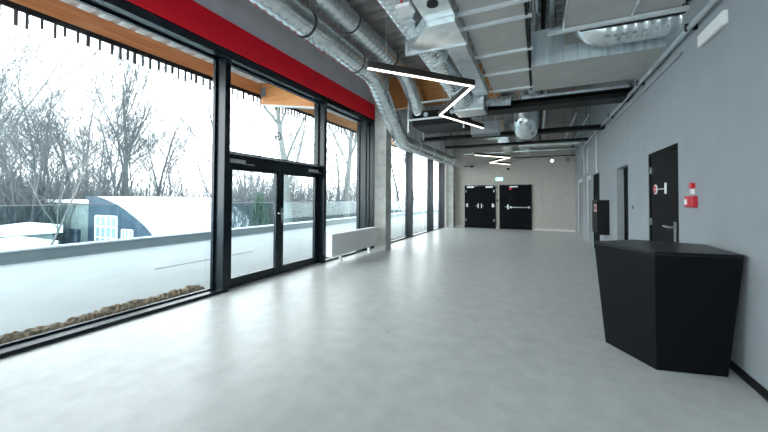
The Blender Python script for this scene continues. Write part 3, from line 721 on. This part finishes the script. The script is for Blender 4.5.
# crosswise galvanised duct
E_ = thing('cross_duct', 'crosswise rectangular galvanised duct from the pale duct to the right wall', 'duct', (.7, 6, 3.55))
box((-.09, 5.58, 3.56), (XR-.001, 6.86, 4.1)).build('duct_body', M['insul'], E_)
fp = MB().box((-.09, 5.565, 3.56), (.36, 5.579, 4.1)).box((.36, 5.565, 3.56), (XR-.001, 5.579, 3.80))
for x in (-.02, .05, .12, .19, .26): fp.box((x, 5.557, 3.565), (x+.02, 5.5645, 4.095))
fp.build('front_plate', M['plate'], E_)
hangers(E_, [(.3, 6.8, 4.1), (1.4, 6.8, 4.1), (1.3, 5.7, 4.1)], .0)
F_ = thing('spiral_duct', 'crosswise round ribbed duct entering the right wall above the grey cross duct', 'duct', (1, 5.25, 3.9))
pf = fillet([(.60, 5.22, 4.6), (.60, 5.18, 3.75), (XR-.001, 5.18, 3.75)], .32, 8)
spiral(pf, .195, .11, .008).build('duct_run', M['galv'], F_, smooth=True)
G_ = thing('return_duct', 'grey rectangular duct with one support bar at the upper right of the ceiling', 'duct', (.85, 3, 3.7))
box((.31, -4.2, 3.72), (1.50, 4.86, 4.25)).build('duct_body', M['insul'], G_, bevel=.006)
box((.29, -4.2, 3.71), (.309, 4.86, 4.26)).build('side_flange', M['galv'], G_)
sb = box((.12, 4.80, 3.665), (XR-.001, 4.85, 3.709)).build('support_bar', M['strut'], G_)
for x in (.16, 1.53): MB().cyl((x, 4.825, 3.709), (x, 4.825, ZC-.001), .007, 6).build('threaded_rod', M['steel'], sb)
box((.5, 4.861, 3.68), (XR-.001, 4.93, 3.76)).build('edge_angle', M['steel_dark'], G_)
for x in (1.0,): box((x, 4.2, 3.7), (x+.03, 4.86, 3.7195)).build('seam_strip', M['galv'], G_)
# service pipes running in the dark slot between the ducts
for x, z, r, lab, m in ((-.02, 4.3, .05, 'bright service pipe in the dark slot between the ducts, left of three', 'galv'), (.085, 4.36, .035, 'bright service pipe in the dark slot between the ducts, middle of three', 'steel_dark'), (.19, 4.3, .045, 'bright service pipe in the dark slot between the ducts, right of three', 'galv')):
    t = thing('service_pipe', lab.replace('bright', 'black') if m == 'steel_dark' else lab, 'pipe', (x, 6, z))
    MB().cyl((x, -4.3, z), (x, 17.5, z), r, 12).build('pipe', M[m], t, smooth=True)
    for y in (0, 3, 7.2, 11, 15): MB().cyl((x, y, z+r*.9), (x, y, ZC-.001), .006, 6).build('hanger_rod', M['steel_dark'], t)

# dark steel cross beams
def ibeam(x0, x1, y, z0, h, w=.2):
    return MB().box((x0, y, z0), (x1, y+w, z0+.022)).box((x0, y+w/2-.012, z0+.022), (x1, y+w/2+.012, z0+h-.022)).box((x0, y, z0+h-.022), (x1, y+w, z0+h))
o = ibeam(-1.7, XR-.001, 7.22, 3.37, .16, .45).build('steel_beam', M['steel_dark']); props(o, 'broad black steel beam across the room under the pale duct, nearer of two', 'beam')
o = ibeam(-3.4, XR-.001, 10.0, 3.33, .11, .25).build('steel_beam', M['steel_dark']); props(o, 'black steel beam across the room behind the round duct stub, farther of two', 'beam')
# bundle of cables, clamps and strip on top of the near beam
ct_ = thing('cable_tray', 'grey cable tray with a red cable lying on the nearer black beam', 'cable tray', (.5, 7.4, 3.54))
MB().box((-.3, 7.24, 3.531), (1.5, 7.56, 3.545)).box((-.3, 7.24, 3.545), (1.5, 7.252, 3.585)).box((-.3, 7.548, 3.545), (1.5, 7.56, 3.585)).build('tray', M['galv_dull'], ct_)
MB().tube([(.35, 7.30, 3.565), (.6, 7.28, 3.60), (.75, 7.29, 3.57)], .018, 8).build('red_cable', M['red_plastic'], ct_)
MB().tube([(-.28, 7.4, 3.565), (.4, 7.42, 3.56), (1.48, 7.38, 3.565)], .016, 8).build('cable', M['steel_dark'], ct_)
for x in (-.2, .0, .1): MB().cyl((x, 7.34, 3.546), (x, 7.34, 3.64), .03, 10).build('clamp', M['steel'], ct_)
H_ = thing('spiral_duct', 'short round duct stub turning down behind the nearer black beam', 'duct', (-.33, 9.4, 3.5))
spiral(fillet([(-.29, 9.36, 5.049), (-.29, 9.36, 3.40), (-.29, 9.88, 3.40)], .3, 8), .30, .14, .006).build('duct_run', M['galv'], H_, smooth=True)
collar(H_, (-.29, 9.78, 3.40), (0, 1, 0), .30, .04)
# trapeze frame with dark fan unit
fu = thing('fan_unit', 'dark ventilation unit hung in a zinc trapeze frame above the far windows', 'ventilation unit', (-2.3, 8.9, 3.35))
box((-3.1, 8.42, 3.46), (-1.75, 9.6, 3.86)).build('casing', M['steel_dark'], fu, bevel=.01)
for y in (8.33, 9.62):
    for z in (3.60, 4.04): box((-3.2, y, z), (-1.7, y+.045, z+.045)).build('frame_bar', M['strut'], fu)
    for x in (-3.22, -1.73): box((x, y+.046, 3.3), (x+.04, y+.085, 4.12)).build('frame_post', M['strut'], fu)
for x in (-2.7, -2.3, -2.0): MB().cyl((x, 8.36, 3.74), (x, 8.419, 3.74), .06, 14).build('port', M['galv_dull'], fu)
for x, y in ((-3.2, 8.396), (-1.71, 8.396), (-3.2, 9.684), (-1.71, 9.684)):
    MB().cyl((x, y, 4.12), (x, y, ZC-.001), .008, 6).build('threaded_rod', M['steel'], fu)
gb = thing('control_box', 'grey rectangular control box hanging below the nearer black beam', 'control box', (-1.2, 8.5, 3.1))
box((-1.52, 8.3, 3.10), (-.86, 8.72, 3.40)).build('box_body', M['mid_grey'], gb, bevel=.01)
MB().cyl((-1.45, 8.45, 3.40), (-1.45, 8.45, ZC-.001), .008, 6).cyl((-.95, 8.45, 3.40), (-.95, 8.45, ZC-.001), .008, 6).build('threaded_rod', M['steel'], gb)

# far ceiling services
fd_ = thing('far_duct', 'pale galvanised duct hanging from the ceiling behind the far zigzag lamp', 'duct', (-1.3, 13, 3.6))
box((-1.75, 11.4, 3.72), (-1.0, 12.9, 4.1)).build('duct_body', M['galv'], fd_); box((-1.35, 12.9, 3.56), (-.98, 15.6, 3.95)).build('duct_body', M['galv'], fd_)
hangers(fd_, [(-1.7, 11.5, 4.1), (-1.05, 11.5, 4.1), (-1.2, 15.4, 3.95)], 0)
for y, z, r, x0, x1, lab in ((11.6, 3.62, .035, -2.6, 1.5, 'thin grey cross pipe just past the farther black beam'), (14.2, 3.66, .10, -.7, 1.4, 'thick bright cross duct near the end wall'), (16.3, 3.7, .05, -3.3, 1.5, 'cross pipe close to the end wall')):
    t = thing('cross_pipe', lab, 'pipe', ((x0+x1)/2, y, z)); MB().cyl((x0, y, z), (x1, y, z), r, 12).build('pipe', M['galv'], t, smooth=True)
    hangers(t, [(x0+.1, y, z), (x1-.1, y, z)], r)
for x, z, r, y0, y1, lab in ((.95, 3.86, .03, 10.4, 17.6, 'grey ceiling pipe running to the end wall, left of the two by the right wall'), (1.25, 3.8, .022, 10.4, 17.6, 'thin grey ceiling pipe running to the end wall, nearer the right wall')):
    t = thing('ceiling_pipe', lab, 'pipe', (x, 14, z)); MB().cyl((x, y0, z), (x, y1, z), r, 10).build('pipe', M['galv_dull'], t, smooth=True)
    hangers(t, [(x, 11, z), (x, 15, z)], r)
t = thing('cable_tray', 'long dark cable tray running to the end wall above the far zigzag lamp', 'cable tray', (-.5, 14, 3.75))
MB().box((-.75, 10.4, 3.70), (-.35, 17.6, 3.712)).box((-.75, 10.4, 3.712), (-.738, 17.6, 3.76)).box((-.362, 10.4, 3.712), (-.35, 17.6, 3.76)).build('tray', M['galv_dull'], t)
MB().cyl((-.62, 10.4, 3.735), (-.62, 17.6, 3.735), .02, 8).cyl((-.5, 10.4, 3.735), (-.5, 17.6, 3.735), .022, 8).build('cable', M['steel_dark'], t)
hangers(t, [(-.744, y, 3.75) for y in (11.2, 14, 16.7)]+[(-.356, y, 3.75) for y in (11.2, 14, 16.7)], .0)
t = thing('crossing_tray', 'dark cable tray crossing the room between the far black beam and the end wall', 'cable tray', (-.8, 12.5, 3.45))
MB().box((-3.2, 12.3, 3.42), (1.5, 12.62, 3.435)).box((-3.2, 12.3, 3.435), (1.5, 12.312, 3.49)).box((-3.2, 12.608, 3.435), (1.5, 12.62, 3.49)).build('tray', M['steel_dark'], t)
hangers(t, [(x, 12.306, 3.48) for x in (-3, .3, 1.4)], 0)
lt = thing('lighting_track', 'thin black lighting track near the end wall carrying two spotlights', 'track', (0, 16.8, 3.5))
box((-1.1, 16.8, 3.45), (1.5, 16.84, 3.49)).build('track', M['steel_dark'], lt); hangers(lt, [(-1, 16.82, 3.45), (1.4, 16.82, 3.45)], .05)
for x, m, e, lab in ((.60, 'white', 1, 'white spotlight on the track near the end wall, brighter of two'), (1.22, 'mid_grey', 0, 'grey spotlight on the track near the right corner of the end wall')):
    t = thing('spotlight', lab, 'spotlight', (x, 16.82, 3.2))
    MB().cyl((x, 16.82, 3.4495), (x, 16.82, 3.36), .012, 8).build('stem', M['white'], t)
    hd_ = MB().cyl((x, 16.9, 3.36), (x-.03, 16.68, 3.24), .075, 16).build('head', M[m], t, smooth=True)
    if e: MB().cyl((x-.0302, 16.679, 3.2395), (x-.0307, 16.676, 3.238), .065, 16).build('lens', M['exit_white'], t)
cm = thing('security_camera', 'small black dome camera on the end wall under the far zigzag lamp', 'camera', (-1.36, YE, 3.0))
MB().box((-1.40, YE-.12, 3.06), (-1.32, YE-.0005, 3.10)).build('bracket', M['white'], cm); MB().tube([(-1.36, YE-.1, 3.0595), (-1.36, YE-.1, 3.02), (-1.36, YE-.1, 2.98), (-1.36, YE-.1, 2.955)], [.06, .065, .05, .02], 14).build('dome', M['black'], cm, smooth=True)
wb = thing('wall_bracket_light', 'thin dark projector bracket under the low duct in the far left corner', 'bracket', (-3.0, YE, 3.2))
MB().box((-3.55, YE-.2, 3.2), (-2.95, YE-.17, 3.23)).box((-3.3, YE-.17, 3.2), (-3.26, YE-.0005, 3.23)).build('arm', M['steel_dark'], wb); box((-3.2, YE-.24, 3.14), (-3.05, YE-.12, 3.199)).build('lamp_head', M['black'], wb)

# right wall pipes
wp = thing('wall_pipe', 'long grey pipe along the top of the right wall above the emergency light', 'pipe', (XR-.06, 6, 3.4))
MB().tube(fillet([(XR-.07, -4.3, 3.30), (XR-.07, 14.0, 3.44), (XR-.07, 14.0, 2.98)], .12, 5), .03, 12).build('pipe', M['galv_dull'], wp, smooth=True)
for y in (0, 2.2, 4.6, 6.55, 9, 11.5, 13.6): box((XR-.105, y, 3.306+.0077*y), (XR-.0005, y+.03, 3.381+.0077*y)).build('pipe_clip', M['steel_dark'], wp)
wc = thing('wall_conduit', 'thin grey conduit along the right wall just below the pipe', 'conduit', (XR-.02, 8, 3.2))
MB().tube(fillet([(XR-.02, 5.0, 3.24), (XR-.02, 15, 3.26), (XR-.02, 15, 2.4)], .1, 4), .014, 8).build('conduit', M['wall'], wc, smooth=True)
for i, (y, z0, z1) in enumerate(((11.3, 2.3, 3.4), (13.2, 2.4, 3.4), (14.2, 2.4, 3.4))):
    t = MB().cyl((XR-.022, y, z0), (XR-.022, y, z1), .02, 8).build('drop_conduit', M['white_frame']); props(t, ['pale vertical conduit dropping to the black door past the hose cabinet', 'pale vertical conduit above the grey side door', 'pale vertical conduit between the last two side doors'][i], 'conduit')

# ------------------------------------------------------------------ zigzag pendant lamps
def zigzag(pts, w, h, label, loc):
    t = thing('zigzag_lamp', label, 'lamp', loc)
    P = [Vector(p) for p in pts]
    for a, b in zip(P, P[1:]):
        d_ = (b-a).normalized(); n_ = Vector((-d_.y, d_.x, 0)); a2, b2 = a-d_*w*.3, b+d_*w*.3
        s_ = MB().hexa([a2+n_*w/2, a2-n_*w/2, a2-n_*w/2+Vector((0, 0, h)), a2+n_*w/2+Vector((0, 0, h))], [b2+n_*w/2, b2-n_*w/2, b2-n_*w/2+Vector((0, 0, h)), b2+n_*w/2+Vector((0, 0, h))]).build('profile', M['led_body'], t)
        a3, b3 = a2+d_*.01, b2-d_*.01; w2 = w*.6; dz = Vector((0, 0, -.014))
        props(MB().hexa([a3+n_*w2/2+dz, a3-n_*w2/2+dz, a3-n_*w2/2, a3+n_*w2/2], [b3+n_*w2/2+dz, b3-n_*w2/2+dz, b3-n_*w2/2, b3+n_*w2/2]).build('diffuser', M['led'], s_), 'glowing white strip')
        for q in (.15, .85):
            c_ = a.lerp(b, q); MB().cyl((c_.x, c_.y, c_.z+h), (c_.x, c_.y, 3.3 if 0 else 4.0 if c_.y < 3 else ZC-.001), .003, 5).build('suspension_wire', M['steel'], t)
    return t
zigzag([(-2.0, 3.775, 3.2), (-.884, 5.033, 3.2), (-1.8, 6.513, 3.2), (-1.192, 8.127, 3.2)], .052, .09, 'near zigzag pendant lamp with three glowing strips under the ducts', (-1.4, 5.6, 3.2))
zigzag([(-2.209, 13.01, 3.2), (-1.057, 14.33, 3.2), (-2.027, 15.95, 3.2), (-1.25, 17.24, 3.2)], .052, .09, 'far zigzag pendant lamp in front of the end wall', (-1.7, 15, 3.2))

for o in bpy.data.objects:
    if '_w' in o: del o['_w']
